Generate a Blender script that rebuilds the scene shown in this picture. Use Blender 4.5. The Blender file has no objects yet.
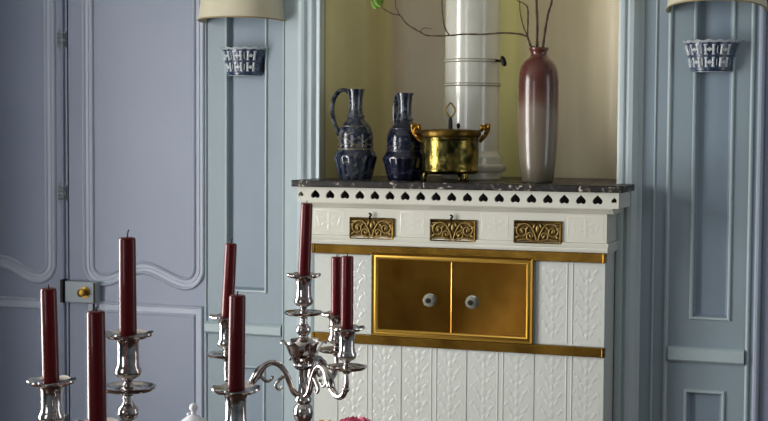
import bpy, bmesh, math, random
from math import sin, cos, pi, radians as R
from mathutils import Vector, Matrix

# ---------------------------------------------------------------- camera
scene = bpy.context.scene
COL = scene.collection
CAM = Vector((1.249, -4.30, 1.55))
YAW, PITCH, ROLL, FPX = R(19.62), R(3.07), R(0.354), 1450.0
_f0 = Vector((-sin(YAW), cos(YAW), 0)); _r0 = Vector((cos(YAW), sin(YAW), 0)); _u0 = Vector((0, 0, 1))
_fw = _f0 * cos(PITCH) - _u0 * sin(PITCH); _u1 = _u0 * cos(PITCH) + _f0 * sin(PITCH)
_rt = _r0 * cos(ROLL) + _u1 * sin(ROLL); _up = _u1 * cos(ROLL) - _r0 * sin(ROLL)
cam_data = bpy.data.cameras.new('camera')
cam = bpy.data.objects.new('camera', cam_data); COL.objects.link(cam)
cam_data.sensor_width = 36.0
cam_data.lens = FPX * 36.0 / 768.0
cam_data.clip_start = 0.05
cam.matrix_world = Matrix(((_rt.x, _up.x, -_fw.x, CAM.x), (_rt.y, _up.y, -_fw.y, CAM.y), (_rt.z, _up.z, -_fw.z, CAM.z), (0, 0, 0, 1)))
scene.camera = cam

# ---------------------------------------------------------------- view, world, daylight
vs = scene.view_settings
scene.display_settings.display_device = 'sRGB'
vs.view_transform = 'Standard'; vs.look = 'None'; vs.gamma = 1.0; vs.use_curve_mapping = False
vs.exposure = 0.0
scene.cycles.use_denoising = True
scene.cycles.max_bounces = 10
scene.cycles.diffuse_bounces = 5
scene.cycles.glossy_bounces = 6
scene.cycles.transparent_max_bounces = 12
scene.cycles.caustics_reflective = False
scene.cycles.caustics_refractive = False
scene.cycles.sample_clamp_indirect = 6.0

world = bpy.data.worlds.new('world'); scene.world = world
world.use_nodes = True
bg = world.node_tree.nodes['Background']
bg.inputs['Color'].default_value = (0.75, 0.88, 1.0, 1); bg.inputs['Strength'].default_value = 1.0


def window_light(name, loc, rot, sx, sy, power, colour):
    d = bpy.data.lights.new(name, 'AREA'); d.shape = 'RECTANGLE'; d.size = sx; d.size_y = sy
    d.energy = power; d.color = colour
    o = bpy.data.objects.new(name, d); COL.objects.link(o); o.location = loc; o.rotation_euler = rot
    return o


# daylight coming in through the window openings (built further down)
window_light('daylight_left', (-2.47, -2.15, 1.36), (0, R(-90), 0), 2.30, 1.58, 196.0, (1.0, 0.975, 0.935))
window_light('daylight_front', (-1.0, -5.42, 1.85), (R(90), 0, 0), 1.0, 1.3, 18.0, (0.95, 0.98, 1.0))
window_light('daylight_right', (2.87, -1.15, 1.62), (0, R(90), 0), 1.7, .75, 10.0, (1.0, 0.98, 0.95))


# ---------------------------------------------------------------- materials
def lin(c):
    return tuple((v / 255.0 / 12.92) if v / 255.0 <= 0.04045 else ((v / 255.0 + 0.055) / 1.055) ** 2.4 for v in c)


def mat(name, rgb, rough=0.5, metal=0.0, noise=None, bump=None, coat=0.0, spec=0.5, sss=0.0, transmission=0.0):
    """noise = (scale, other_rgb, low, high) mixes a second colour; bump = (scale, strength, distance)"""
    m = bpy.data.materials.new(name); m.use_nodes = True
    nt = m.node_tree; p = nt.nodes['Principled BSDF']
    c = lin(rgb)
    p.inputs['Base Color'].default_value = (*c, 1)
    p.inputs['Roughness'].default_value = rough
    p.inputs['Metallic'].default_value = metal
    p.inputs['Coat Weight'].default_value = coat
    p.inputs['Coat Roughness'].default_value = 0.08
    p.inputs['Specular IOR Level'].default_value = spec
    p.inputs['Transmission Weight'].default_value = transmission
    if sss:
        p.inputs['Subsurface Weight'].default_value = sss
        p.inputs['Subsurface Radius'].default_value = (0.01, 0.003, 0.002)
        p.inputs['Subsurface Scale'].default_value = 0.6
    tc = nt.nodes.new('ShaderNodeTexCoord')
    if noise:
        n = nt.nodes.new('ShaderNodeTexNoise'); n.inputs['Scale'].default_value = noise[0]; n.inputs['Detail'].default_value = 5
        nt.links.new(tc.outputs['Object'], n.inputs['Vector'])
        rp = nt.nodes.new('ShaderNodeValToRGB')
        rp.color_ramp.elements[0].position = noise[2]; rp.color_ramp.elements[0].color = (*lin(noise[1]), 1)
        rp.color_ramp.elements[1].position = noise[3]; rp.color_ramp.elements[1].color = (*c, 1)
        nt.links.new(n.outputs['Fac'], rp.inputs['Fac'])
        nt.links.new(rp.outputs['Color'], p.inputs['Base Color'])
    if bump:
        n2 = nt.nodes.new('ShaderNodeTexNoise'); n2.inputs['Scale'].default_value = bump[0]; n2.inputs['Detail'].default_value = 4
        nt.links.new(tc.outputs['Object'], n2.inputs['Vector'])
        b = nt.nodes.new('ShaderNodeBump'); b.inputs['Strength'].default_value = bump[1]; b.inputs['Distance'].default_value = bump[2]
        nt.links.new(n2.outputs['Fac'], b.inputs['Height'])
        nt.links.new(b.outputs['Normal'], p.inputs['Normal'])
    return m


M = {}
M['wall'] = mat('blue_grey_wall_paint', (140, 156, 167), 0.45, noise=(2.2, (135, 151, 160), 0.35, 0.65), bump=(30, 0.06, 0.002))
M['panel'] = mat('panel_paint', (132, 148, 163), 0.45, noise=(3, (128, 144, 158), 0.35, 0.65), bump=(30, 0.06, 0.002))
M['door'] = mat('lavender_grey_door_paint', (133, 142, 164), 0.42, noise=(2.5, (129, 139, 159), 0.35, 0.65), bump=(25, 0.08, 0.002))
M['doortrim'] = mat('door_moulding_paint', (166, 174, 190), 0.4)
M['trim'] = mat('pale_moulding_paint', (168, 183, 188), 0.4)
M['archi'] = mat('pale_architrave_paint', (188, 200, 204), 0.38)
M['dark'] = mat('dark_gap', (22, 22, 22), 0.9)
M['plain'] = mat('pale_blue_wall_paint', (122, 132, 140), 0.7)
M['ceil'] = mat('white_ceiling_paint', (186, 186, 180), 0.8)
M['winframe'] = mat('white_window_paint', (225, 225, 220), 0.4)
M['floor'] = mat('oak_floor_boards', (92, 64, 42), 0.4, noise=(6, (70, 47, 30), 0.3, 0.7))
M['tile'] = mat('white_glazed_tile', (212, 215, 209), 0.25, coat=0.5, noise=(4, (206, 209, 203), 0.3, 0.7))
M['frieze'] = mat('cream_glazed_tile', (214, 213, 201), 0.26, coat=0.5, noise=(6, (208, 207, 194), 0.3, 0.7))
M['flue'] = mat('white_flue_tile', (212, 212, 202), 0.22, coat=0.6, noise=(7, (202, 202, 190), 0.3, 0.7), bump=(14, 0.15, 0.01))
M['brass'] = mat('polished_brass', (202, 146, 58), 0.17, 1.0, noise=(7, (164, 106, 34), 0.35, 0.65), bump=(7, 0.05, 0.01))
M['brassband'] = mat('worn_brass', (166, 126, 54), 0.26, 1.0, noise=(14, (122, 88, 32), 0.35, 0.65))
M['brassedge'] = mat('bright_brass', (166, 132, 60), 0.42, 1.0)
M['brassdark'] = mat('tarnished_brass', (112, 88, 42), 0.42, 1.0, noise=(40, (72, 54, 24), 0.35, 0.65))
M['brasslight'] = mat('rubbed_brass', (150, 128, 82), 0.5, 1.0, noise=(60, (120, 95, 50), 0.3, 0.6))
M['steel'] = mat('pale_glass_knob', (186, 186, 170), 0.1, transmission=0.5, coat=0.6)
M['iron'] = mat('black_iron', (24, 22, 20), 0.5, 0.6)
M['silver'] = mat('polished_silver', (216, 210, 208), 0.12, 1.0, noise=(55, (160, 148, 142), 0.3, 0.6), bump=(85, 0.16, 0.003))
M['candle'] = mat('dark_red_wax', (104, 4, 14), 0.34, coat=0.3, spec=0.2, sss=0.1)
M['wick'] = mat('burnt_wick', (48, 30, 24), 0.9)
M['shade'] = mat('cream_shade_fabric', (204, 196, 172), 0.85, bump=(220, 0.2, 0.001))
M['shadetrim'] = mat('shade_binding', (158, 140, 104), 0.85)
M['white_glaze'] = mat('white_tin_glaze', (190, 198, 202), 0.25, coat=0.4)
M['blue_glaze'] = mat('blue_tin_glaze', (38, 52, 78), 0.3, coat=0.3, noise=(70, (92, 108, 128), 0.36, 0.46))
M['porcelain'] = mat('white_porcelain', (226, 224, 232), 0.12, coat=0.6)
M['stem'] = mat('twig_bark', (84, 62, 40), 0.75, noise=(40, (58, 42, 28), 0.35, 0.65))
M['leaf'] = mat('fresh_leaf', (122, 158, 44), 0.5, noise=(20, (96, 134, 34), 0.35, 0.65))
M['pink'] = mat('pink_petal', (226, 70, 118), 0.6, noise=(30, (238, 120, 150), 0.4, 0.7))
M['cream'] = mat('yellow_petal', (236, 200, 96), 0.6, noise=(30, (240, 216, 140), 0.4, 0.7))
M['wood'] = mat('dark_wood', (74, 46, 30), 0.35, noise=(9, (56, 34, 22), 0.35, 0.65))


def marble():
    m = mat('dark_speckled_marble', (50, 44, 40), 0.38, spec=0.35)
    nt = m.node_tree; p = nt.nodes['Principled BSDF']; tc = nt.nodes['Texture Coordinate'] if 'Texture Coordinate' in nt.nodes else nt.nodes.new('ShaderNodeTexCoord')
    n = nt.nodes.new('ShaderNodeTexNoise'); n.inputs['Scale'].default_value = 42; n.inputs['Detail'].default_value = 6; n.inputs['Distortion'].default_value = 1.2
    rp = nt.nodes.new('ShaderNodeValToRGB'); e = rp.color_ramp.elements
    e[0].position = 0.40; e[0].color = (*lin((18, 16, 15)), 1)
    e[1].position = 0.68; e[1].color = (*lin((206, 198, 182)), 1)
    k = rp.color_ramp.elements.new(0.53); k.color = (*lin((34, 30, 27)), 1)
    k = rp.color_ramp.elements.new(0.60); k.color = (*lin((70, 63, 55)), 1)
    nt.links.new(tc.outputs['Object'], n.inputs['Vector']); nt.links.new(n.outputs['Fac'], rp.inputs['Fac']); nt.links.new(rp.outputs['Color'], p.inputs['Base Color'])
    return m


M['marble'] = marble()


def niche_bands():
    """vertical bands of olive, rose grey and cream across the width of the alcove"""
    m = mat('banded_niche_colour', (180, 165, 125), 0.42, bump=(18, 0.06, 0.004))
    nt = m.node_tree; p = nt.nodes['Principled BSDF']; p.inputs['Coat Weight'].default_value = 0.15; p.inputs['Coat Roughness'].default_value = 0.25
    tc = nt.nodes.new('ShaderNodeTexCoord')
    n = nt.nodes.new('ShaderNodeTexNoise'); n.inputs['Scale'].default_value = 5; n.inputs['Detail'].default_value = 6
    nt.links.new(tc.outputs['Object'], n.inputs['Vector'])
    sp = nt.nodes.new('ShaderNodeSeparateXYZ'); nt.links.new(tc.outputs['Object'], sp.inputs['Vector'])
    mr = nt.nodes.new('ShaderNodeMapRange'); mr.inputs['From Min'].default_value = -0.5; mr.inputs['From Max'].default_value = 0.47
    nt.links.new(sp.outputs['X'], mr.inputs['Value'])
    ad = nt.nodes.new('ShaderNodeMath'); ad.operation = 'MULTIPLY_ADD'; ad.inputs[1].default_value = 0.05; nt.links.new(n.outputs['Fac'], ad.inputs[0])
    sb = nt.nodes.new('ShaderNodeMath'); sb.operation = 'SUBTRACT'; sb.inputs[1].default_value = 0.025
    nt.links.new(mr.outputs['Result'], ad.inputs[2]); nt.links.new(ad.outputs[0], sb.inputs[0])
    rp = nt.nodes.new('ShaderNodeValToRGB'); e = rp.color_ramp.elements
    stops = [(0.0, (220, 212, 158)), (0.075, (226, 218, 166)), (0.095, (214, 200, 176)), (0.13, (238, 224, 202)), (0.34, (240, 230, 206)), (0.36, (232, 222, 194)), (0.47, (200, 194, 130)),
             (0.54, (196, 192, 124)), (0.60, (238, 226, 196)), (0.80, (246, 236, 208)), (0.86, (248, 238, 212)), (1.0, (242, 230, 198))]  # cream right end lightened in colour for the daylight falling there
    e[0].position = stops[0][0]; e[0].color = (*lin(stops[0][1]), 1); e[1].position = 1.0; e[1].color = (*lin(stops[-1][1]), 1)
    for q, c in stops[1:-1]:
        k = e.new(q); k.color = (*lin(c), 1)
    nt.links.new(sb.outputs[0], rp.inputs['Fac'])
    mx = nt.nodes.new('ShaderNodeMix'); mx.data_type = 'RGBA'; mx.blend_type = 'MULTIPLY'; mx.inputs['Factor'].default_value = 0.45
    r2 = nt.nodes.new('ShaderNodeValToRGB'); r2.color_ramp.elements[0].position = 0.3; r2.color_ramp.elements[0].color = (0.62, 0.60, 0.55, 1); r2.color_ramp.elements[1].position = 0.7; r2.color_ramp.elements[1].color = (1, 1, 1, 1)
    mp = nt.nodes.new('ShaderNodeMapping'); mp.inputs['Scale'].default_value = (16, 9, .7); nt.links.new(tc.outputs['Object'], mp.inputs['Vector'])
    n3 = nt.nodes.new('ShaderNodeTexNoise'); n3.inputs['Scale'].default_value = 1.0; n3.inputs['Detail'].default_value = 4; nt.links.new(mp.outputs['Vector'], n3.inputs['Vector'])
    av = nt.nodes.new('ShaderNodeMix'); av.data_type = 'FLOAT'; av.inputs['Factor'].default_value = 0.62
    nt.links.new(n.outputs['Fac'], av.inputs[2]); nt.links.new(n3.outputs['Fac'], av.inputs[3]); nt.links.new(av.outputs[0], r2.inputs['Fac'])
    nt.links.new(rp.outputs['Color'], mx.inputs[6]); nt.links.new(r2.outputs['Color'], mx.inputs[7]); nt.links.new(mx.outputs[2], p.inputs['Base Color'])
    return m


M['niche'] = niche_bands()


def zramp(name, stops, z0, z1, rough, coat, wobble, nscale):
    m = mat(name, (120, 80, 70), rough, coat=coat)
    nt = m.node_tree; p = nt.nodes['Principled BSDF']
    tc = nt.nodes.new('ShaderNodeTexCoord'); sp = nt.nodes.new('ShaderNodeSeparateXYZ'); nt.links.new(tc.outputs['Object'], sp.inputs['Vector'])
    mr = nt.nodes.new('ShaderNodeMapRange'); mr.inputs['From Min'].default_value = z0; mr.inputs['From Max'].default_value = z1
    nt.links.new(sp.outputs['Z'], mr.inputs['Value'])
    n = nt.nodes.new('ShaderNodeTexNoise'); n.inputs['Scale'].default_value = nscale; n.inputs['Detail'].default_value = 5; nt.links.new(tc.outputs['Object'], n.inputs['Vector'])
    ma = nt.nodes.new('ShaderNodeMath'); ma.operation = 'MULTIPLY_ADD'; ma.inputs[1].default_value = wobble
    nt.links.new(n.outputs['Fac'], ma.inputs[0]); nt.links.new(mr.outputs['Result'], ma.inputs[2])
    sb = nt.nodes.new('ShaderNodeMath'); sb.operation = 'SUBTRACT'; sb.inputs[1].default_value = wobble / 2; nt.links.new(ma.outputs[0], sb.inputs[0])
    rp = nt.nodes.new('ShaderNodeValToRGB'); e = rp.color_ramp.elements
    e[0].position = stops[0][0]; e[0].color = (*lin(stops[0][1]), 1); e[1].position = stops[-1][0]; e[1].color = (*lin(stops[-1][1]), 1)
    for q, c in stops[1:-1]:
        k = e.new(q); k.color = (*lin(c), 1)
    nt.links.new(sb.outputs[0], rp.inputs['Fac']); nt.links.new(rp.outputs['Color'], p.inputs['Base Color'])
    return m


M['vase'] = zramp('maroon_to_grey_glaze', [(0.0, (104, 98, 82)), (0.25, (120, 108, 94)), (0.50, (124, 106, 93)), (0.58, (100, 70, 58)), (0.70, (82, 44, 36)), (1.0, (92, 44, 36))], 0, 0.40, 0.26, 0.4, 0.22, 6)


def jug_glaze(name, a, b, c, n_str=0, z_top=9.0, pale=(120, 128, 138)):
    """mottled glaze; n_str pale brushed stripes run upright below z_top"""
    m = mat(name, a, 0.2, coat=0.5)
    nt = m.node_tree; p = nt.nodes['Principled BSDF']; tc = nt.nodes.new('ShaderNodeTexCoord')
    n = nt.nodes.new('ShaderNodeTexNoise'); n.inputs['Scale'].default_value = 26; n.inputs['Detail'].default_value = 4; n.inputs['Distortion'].default_value = 1.6
    nt.links.new(tc.outputs['Object'], n.inputs['Vector'])
    rp = nt.nodes.new('ShaderNodeValToRGB'); e = rp.color_ramp.elements
    e[0].position = 0.42; e[0].color = (*lin(a), 1); e[1].position = 0.70; e[1].color = (*lin(c), 1)
    k = e.new(0.56); k.color = (*lin(b), 1)
    nt.links.new(n.outputs['Fac'], rp.inputs['Fac']); col = rp.outputs['Color']
    if n_str:
        def math_(op, x, y=None):
            q = nt.nodes.new('ShaderNodeMath'); q.operation = op
            for i, v in enumerate((x, y)):
                if v is None: continue
                if isinstance(v, (int, float)): q.inputs[i].default_value = v
                else: nt.links.new(v, q.inputs[i])
            return q.outputs[0]
        sp = nt.nodes.new('ShaderNodeSeparateXYZ'); nt.links.new(tc.outputs['Object'], sp.inputs['Vector'])
        ang = math_('ARCTAN2', sp.outputs['Y'], sp.outputs['X'])
        w = math_('SINE', math_('ADD', math_('MULTIPLY', ang, float(n_str)), math_('MULTIPLY', n.outputs['Fac'], 2.0)))
        f = math_('MULTIPLY', math_('GREATER_THAN', w, 0.45), math_('LESS_THAN', sp.outputs['Z'], z_top))
        f = math_('MULTIPLY', f, 0.75)
        mx = nt.nodes.new('ShaderNodeMix'); mx.data_type = 'RGBA'
        nt.links.new(f, mx.inputs['Factor']); nt.links.new(col, mx.inputs[6]); mx.inputs[7].default_value = (*lin(pale), 1); col = mx.outputs[2]
    nt.links.new(col, p.inputs['Base Color'])
    return m


M['jug'] = jug_glaze('cobalt_and_ochre_stoneware', (20, 26, 48), (40, 48, 64), (112, 106, 86), 12, .066, (72, 82, 96))
M['jugdark'] = jug_glaze('deep_cobalt_stoneware', (10, 12, 30), (20, 24, 48), (56, 58, 68))
M['jugneck'] = jug_glaze('grey_blue_stoneware', (20, 25, 44), (44, 52, 68), (112, 114, 112), 7, 9.0, (104, 110, 114))
M['pot'] = mat('embossed_brass', (156, 138, 72), 0.26, 1.0, noise=(24, (52, 50, 26), 0.42, 0.66), bump=(30, 0.3, 0.01))
M['potgold'] = mat('gilt_brass', (168, 124, 48), 0.38, 1.0, noise=(60, (96, 66, 24), 0.3, 0.6))


def pane():
    m = bpy.data.materials.new('window_glass'); m.use_nodes = True
    nt = m.node_tree; nt.nodes.clear()
    out = nt.nodes.new('ShaderNodeOutputMaterial'); mix = nt.nodes.new('ShaderNodeMixShader'); t = nt.nodes.new('ShaderNodeBsdfTransparent'); g = nt.nodes.new('ShaderNodeBsdfGlossy')
    g.inputs['Roughness'].default_value = 0.02; mix.inputs[0].default_value = 0.05
    nt.links.new(t.outputs[0], mix.inputs[1]); nt.links.new(g.outputs[0], mix.inputs[2]); nt.links.new(mix.outputs[0], out.inputs['Surface'])
    return m


M['pane'] = pane()


# ---------------------------------------------------------------- mesh helpers
def obj(name, bm, m, parent=None, smooth=35, bevel=0.0, seg=2):
    bmesh.ops.recalc_face_normals(bm, faces=bm.faces)
    me = bpy.data.meshes.new(name); bm.to_mesh(me); bm.free()
    if m: me.materials.append(m if not isinstance(m, str) else M[m])
    if smooth:
        for pl in me.polygons: pl.use_smooth = True
        me.set_sharp_from_angle(angle=R(smooth))
    o = bpy.data.objects.new(name, me); COL.objects.link(o)
    if parent: o.parent = parent
    if bevel:
        b = o.modifiers.new('bevel', 'BEVEL'); b.width = bevel; b.segments = seg; b.limit_method = 'ANGLE'; b.angle_limit = R(40)
    return o


def tag(o, label, cat, group=None):
    o['label'] = label; o['category'] = cat
    if group: o['group'] = group
    return o


def thing(name, label, cat, loc=(0, 0, 0), rz=0.0, group=None):
    o = bpy.data.objects.new(name, None); COL.objects.link(o); o.empty_display_size = 0.05
    o.location = loc; o.rotation_euler = (0, 0, rz)
    return tag(o, label, cat, group)


def struct(name, bm, m, parent=None, **kw):
    o = obj(name, bm, m, parent, **kw)
    if not parent: o['kind'] = 'structure'
    return o


def nb(): return bmesh.new()


def box(bm, x0, x1, y0, y1, z0, z1, mtx=None):
    vs_ = [bm.verts.new(v) for v in ((x0, y0, z0), (x1, y0, z0), (x1, y1, z0), (x0, y1, z0), (x0, y0, z1), (x1, y0, z1), (x1, y1, z1), (x0, y1, z1))]
    for f in ((0, 3, 2, 1), (4, 5, 6, 7), (0, 1, 5, 4), (1, 2, 6, 5), (2, 3, 7, 6), (3, 0, 4, 7)):
        bm.faces.new([vs_[i] for i in f])
    if mtx is not None:
        for v in vs_: v.co = mtx @ v.co
    return vs_


def lathe(bm, prof, n=32, a0=0.0, a1=2 * pi, cx=0, cy=0, cz=0, sy=1.0, wave=None, caps=True):
    """prof: (r, z) from bottom to top; wave(angle, r, z) -> (r, z)"""
    full = abs(a1 - a0 - 2 * pi) < 1e-6
    cnt = n if full else n + 1
    rings = []
    for r, z in prof:
        ring = []
        for i in range(cnt):
            a = a0 + (a1 - a0) * i / n
            rr, zz = wave(a, r, z) if wave else (r, z)
            ring.append(bm.verts.new((cx + rr * cos(a), cy + rr * sin(a) * sy, cz + zz)))
        rings.append(ring)
    for a, b in zip(rings, rings[1:]):
        for i in range(n):
            j = (i + 1) % cnt
            bm.faces.new((a[i], a[j], b[j], b[i]))
    if caps and full:
        if prof[0][0] > 1e-5: bm.faces.new(list(reversed(rings[0])))
        if prof[-1][0] > 1e-5: bm.faces.new(rings[-1])
    return rings


def tube(bm, pts, r, n=10, caps=True, flat=1.0):
    pts = [Vector(p) for p in pts]
    rs = r if isinstance(r, (list, tuple)) else [r] * len(pts)
    t0 = (pts[1] - pts[0]).normalized()
    up = Vector((0, 0, 1)) if abs(t0.z) < 0.9 else Vector((0, 1, 0))
    nrm = (up - t0 * up.dot(t0)).normalized()
    rings = []
    for i, p in enumerate(pts):
        t = (pts[min(i + 1, len(pts) - 1)] - pts[max(i - 1, 0)])
        t = t.normalized() if t.length > 1e-9 else t0
        nrm = (nrm - t * nrm.dot(t)).normalized(); bn = t.cross(nrm)
        rings.append([bm.verts.new(p + (nrm * cos(2 * pi * k / n) + bn * sin(2 * pi * k / n) * flat) * rs[i]) for k in range(n)])
    for a, b in zip(rings, rings[1:]):
        for k in range(n):
            bm.faces.new((a[k], a[(k + 1) % n], b[(k + 1) % n], b[k]))
    if caps:
        bm.faces.new(list(reversed(rings[0]))); bm.faces.new(rings[-1])


def spline(pts, sub=6):
    pts = [Vector(p) for p in pts]; out = []
    for i in range(len(pts) - 1):
        p0, p1, p2, p3 = pts[max(i - 1, 0)], pts[i], pts[i + 1], pts[min(i + 2, len(pts) - 1)]
        for k in range(sub):
            t = k / sub
            out.append(0.5 * ((2 * p1) + (p2 - p0) * t + (2 * p0 - 5 * p1 + 4 * p2 - p3) * t * t + (3 * p1 - p0 - 3 * p2 + p3) * t ** 3))
    out.append(pts[-1]); return out


def lerp_list(vals, n):
    out = []
    for i in range(n):
        t = i / (n - 1) * (len(vals) - 1); k = min(int(t), len(vals) - 2)
        out.append(vals[k] + (vals[k + 1] - vals[k]) * (t - k))
    return out


def ell(bm, c, sx, sy, sz, u=10, v=6, mtx=None):
    m = Matrix.Translation(c) @ (mtx if mtx is not None else Matrix.Identity(4))
    top = bm.verts.new(m @ Vector((0, 0, sz))); bot = bm.verts.new(m @ Vector((0, 0, -sz)))
    rings = [[bm.verts.new(m @ Vector((sx * sin(pi * j / v) * cos(2 * pi * i / u), sy * sin(pi * j / v) * sin(2 * pi * i / u), sz * cos(pi * j / v)))) for i in range(u)] for j in range(1, v)]
    for i in range(u):
        k = (i + 1) % u
        bm.faces.new((top, rings[0][i], rings[0][k])); bm.faces.new((bot, rings[-1][k], rings[-1][i]))
        for p, q in zip(rings, rings[1:]): bm.faces.new((p[i], q[i], q[k], p[k]))


def frame_sweep(bm, path, prof, y=0.0, closed=True):
    """sweep prof (offset outward, height towards the room) round a path in the xz plane (points run anticlockwise seen from the room)"""
    P = [Vector((p[0], p[1])) for p in path]; n = len(P); rings = []
    for i in range(n):
        a = P[i] - P[i - 1] if (closed or i) else P[1] - P[0]
        b = P[(i + 1) % n] - P[i] if (closed or i < n - 1) else P[-1] - P[-2]
        a.normalize(); b.normalize()
        na, nbv = Vector((a.y, -a.x)), Vector((b.y, -b.x))
        m = (na + nbv); m.normalize(); k = 1.0 / max(0.4, m.dot(na))
        rings.append([bm.verts.new((P[i].x + m.x * o * k, y - h, P[i].y + m.y * o * k)) for o, h in prof])
    for i in range(n if closed else n - 1):
        a, b = rings[i], rings[(i + 1) % n]
        for k in range(len(prof) - 1):
            bm.faces.new((a[k], b[k], b[k + 1], a[k + 1]))


def rect(x0, x1, z0, z1): return [(x0, z0), (x1, z0), (x1, z1), (x0, z1)]


def extrude_z(bm, prof, z0, z1):
    """prof: (x, y) polygon or open profile, extruded upright with caps"""
    a = [bm.verts.new((x, y, z0)) for x, y in prof]; b = [bm.verts.new((x, y, z1)) for x, y in prof]
    n = len(prof)
    for i in range(n):
        j = (i + 1) % n
        bm.faces.new((a[i], a[j], b[j], b[i]))
    bm.faces.new(list(reversed(a))); bm.faces.new(b)


def extrude_x(bm, prof, x0, x1):
    a = [bm.verts.new((x0, y, z)) for y, z in prof]; b = [bm.verts.new((x1, y, z)) for y, z in prof]
    n = len(prof)
    for i in range(n):
        j = (i + 1) % n
        bm.faces.new((a[i], a[j], b[j], b[i]))
    bm.faces.new(list(reversed(a))); bm.faces.new(b)


def pixel_ray(x, y):
    return (_rt * ((x - 384.0) / FPX) + _up * (-(y - 210.5) / FPX) + _fw)


def at(x, y, Y):
    d = pixel_ray(x, y); return CAM + d * ((Y - CAM.y) / d.y)


def at_depth(x, y, D): return CAM + pixel_ray(x, y) * D


# ================================================================ THE ROOM
XL, XR, YF, ZC = -2.05, 2.7, -5.25, 2.85

bm = nb(); box(bm, XL - .42, XR + .3, YF - .3, 1.0, -.1, 0); struct('floor', bm, 'floor', smooth=0)
bm = nb(); box(bm, XL - .42, XR + .3, YF - .3, 1.0, ZC, ZC + .1); struct('ceiling', bm, 'ceil', smooth=0)


def holed_wall(bm, u0, u1, v0, v1, holes, put, t):
    """cells of a wall slab (u along, v up) leaving out the holes; put(u0,u1,v0,v1) adds one cell"""
    us = sorted({u0, u1, *[h[0] for h in holes], *[h[1] for h in holes]}); vv = sorted({v0, v1, *[h[2] for h in holes], *[h[3] for h in holes]})
    us = [u for u in us if u0 <= u <= u1]; vv = [v for v in vv if v0 <= v <= v1]
    for a, b in zip(us, us[1:]):
        for c, d in zip(vv, vv[1:]):
            cu, cv = (a + b) / 2, (c + d) / 2
            if any(h[0] < cu < h[1] and h[2] < cv < h[3] for h in holes): continue
            put(a, b, c, d)


# recessed panels of the wall: left and right of the stove, upper and lower
PANELS = [(-.833, -.690, 1.030, 2.42), (-.826, -.696, .16, .782), (.676, .785, 1.012, 2.42), (.664, .774, .16, .796)]
NX0, NX1, NZ1 = -.488, .458, 2.50            # alcove opening
DOORS = [(-1.915, -.908, 0, 2.34), (.876, 1.42, 0, 2.34)]
bm = nb()
holed_wall(bm, XL - .2, XR + .2, 0, ZC, PANELS + DOORS + [(NX0, NX1, 0, NZ1)], lambda a, b, c, d: box(bm, a, b, 0, .07, c, d), .07)
bmesh.ops.remove_doubles(bm, verts=bm.verts, dist=1e-5)
# drop the faces between neighbouring cells
dd = {}
for f in bm.faces: dd.setdefault(tuple(sorted(v.index for v in f.verts)), []).append(f)
bm.verts.index_update(); dd = {}
for f in bm.faces: dd.setdefault(tuple(sorted(v.index for v in f.verts)), []).append(f)
bmesh.ops.delete(bm, geom=[f for fs in dd.values() if len(fs) > 1 for f in fs], context='FACES')
struct('wall_back', bm, 'wall', smooth=0)
n_trim = [0]


def trim(bm, m='trim', smooth=40):
    n_trim[0] += 1
    return struct('trim_%d' % n_trim[0], bm, m, smooth=smooth)


BEAD = [(-.005, -.006), (-.004, .004), (-.001, .006), (.002, .006), (.004, .003), (.005, 0)]
for x0, x1, z0, z1 in PANELS:
    # bevelled sides down to a sunk field
    bm = nb(); o = rect(x0, x1, z0, z1); i_ = rect(x0 + .012, x1 - .012, z0 + .012, z1 - .012)
    va = [bm.verts.new((x, 0.0, z)) for x, z in o]; vb = [bm.verts.new((x, .016, z)) for x, z in i_]
    for k in range(4): bm.faces.new((va[k], va[(k + 1) % 4], vb[(k + 1) % 4], vb[k]))
    bm.faces.new(vb); trim(bm, 'panel', 0)
    bm = nb(); frame_sweep(bm, rect(x0, x1, z0, z1), BEAD); trim(bm)

# chair rail strips, uprights
bm = nb(); extrude_x(bm, [(0.002, .884), (-.010, .886), (-.016, .893), (-.016, .917), (-.010, .924), (0.002, .927)], -.905, -.632); trim(bm)
bm = nb(); extrude_x(bm, [(0.002, .880), (-.010, .882), (-.016, .889), (-.016, .919), (-.010, .925), (0.002, .927)], .613, .832); trim(bm)


def upright(x0, x1, h, z0=.0, z1=ZC - .02, m='trim'):
    bm = nb(); w = x1 - x0
    extrude_z(bm, [(x0, .002), (x0 + w * .15, -h * .7), (x0 + w * .35, -h), (x1 - w * .35, -h), (x1 - w * .15, -h * .7), (x1, .002)], z0, z1); trim(bm, m)


upright(-.631, -.621, .011)
bm = nb(); box(bm, -.6215, -.5745, -.008, .002, 0, ZC - .02); trim(bm, 'trim', 0)
upright(.597, .611, .007); upright(.833, .846, .007); upright(.560, .567, .004); upright(.855, .874, .016, m='doortrim')
upright(-.908, -.902, .006)

# moulded architraves of the alcove
ARC = [(-.574, .002), (-.574, -.016), (-.566, -.026), (-.556, -.030), (-.548, -.027), (-.543, -.018), (-.533, -.016), (-.529, -.024), (-.522, -.028), (-.515, -.024), (-.511, -.017), (-.502, -.018), (-.498, -.028), (-.493, -.030), (-.4905, -.026), (-.4905, .004)]
bm = nb(); extrude_z(bm, ARC, 0, NZ1 + .08); trim(bm, 'archi')
ARC2 = [(.528, .002), (.525, -.004), (.513, -.006), (.507, -.020), (.501, -.029), (.489, -.030), (.485, -.024), (.478, -.023), (.474, -.029), (.463, -.030), (.456, -.026), (.456, .004)]
bm = nb(); extrude_z(bm, ARC2, 0, NZ1 + .08); trim(bm, 'archi')
bm = nb(); extrude_x(bm, [(0.002, NZ1 + .08), (-.028, NZ1 + .08), (-.03, NZ1 + .05), (-.018, NZ1 + .03), (-.028, NZ1), (.05, NZ1)], -.486, .456); trim(bm, 'archi')

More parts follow.
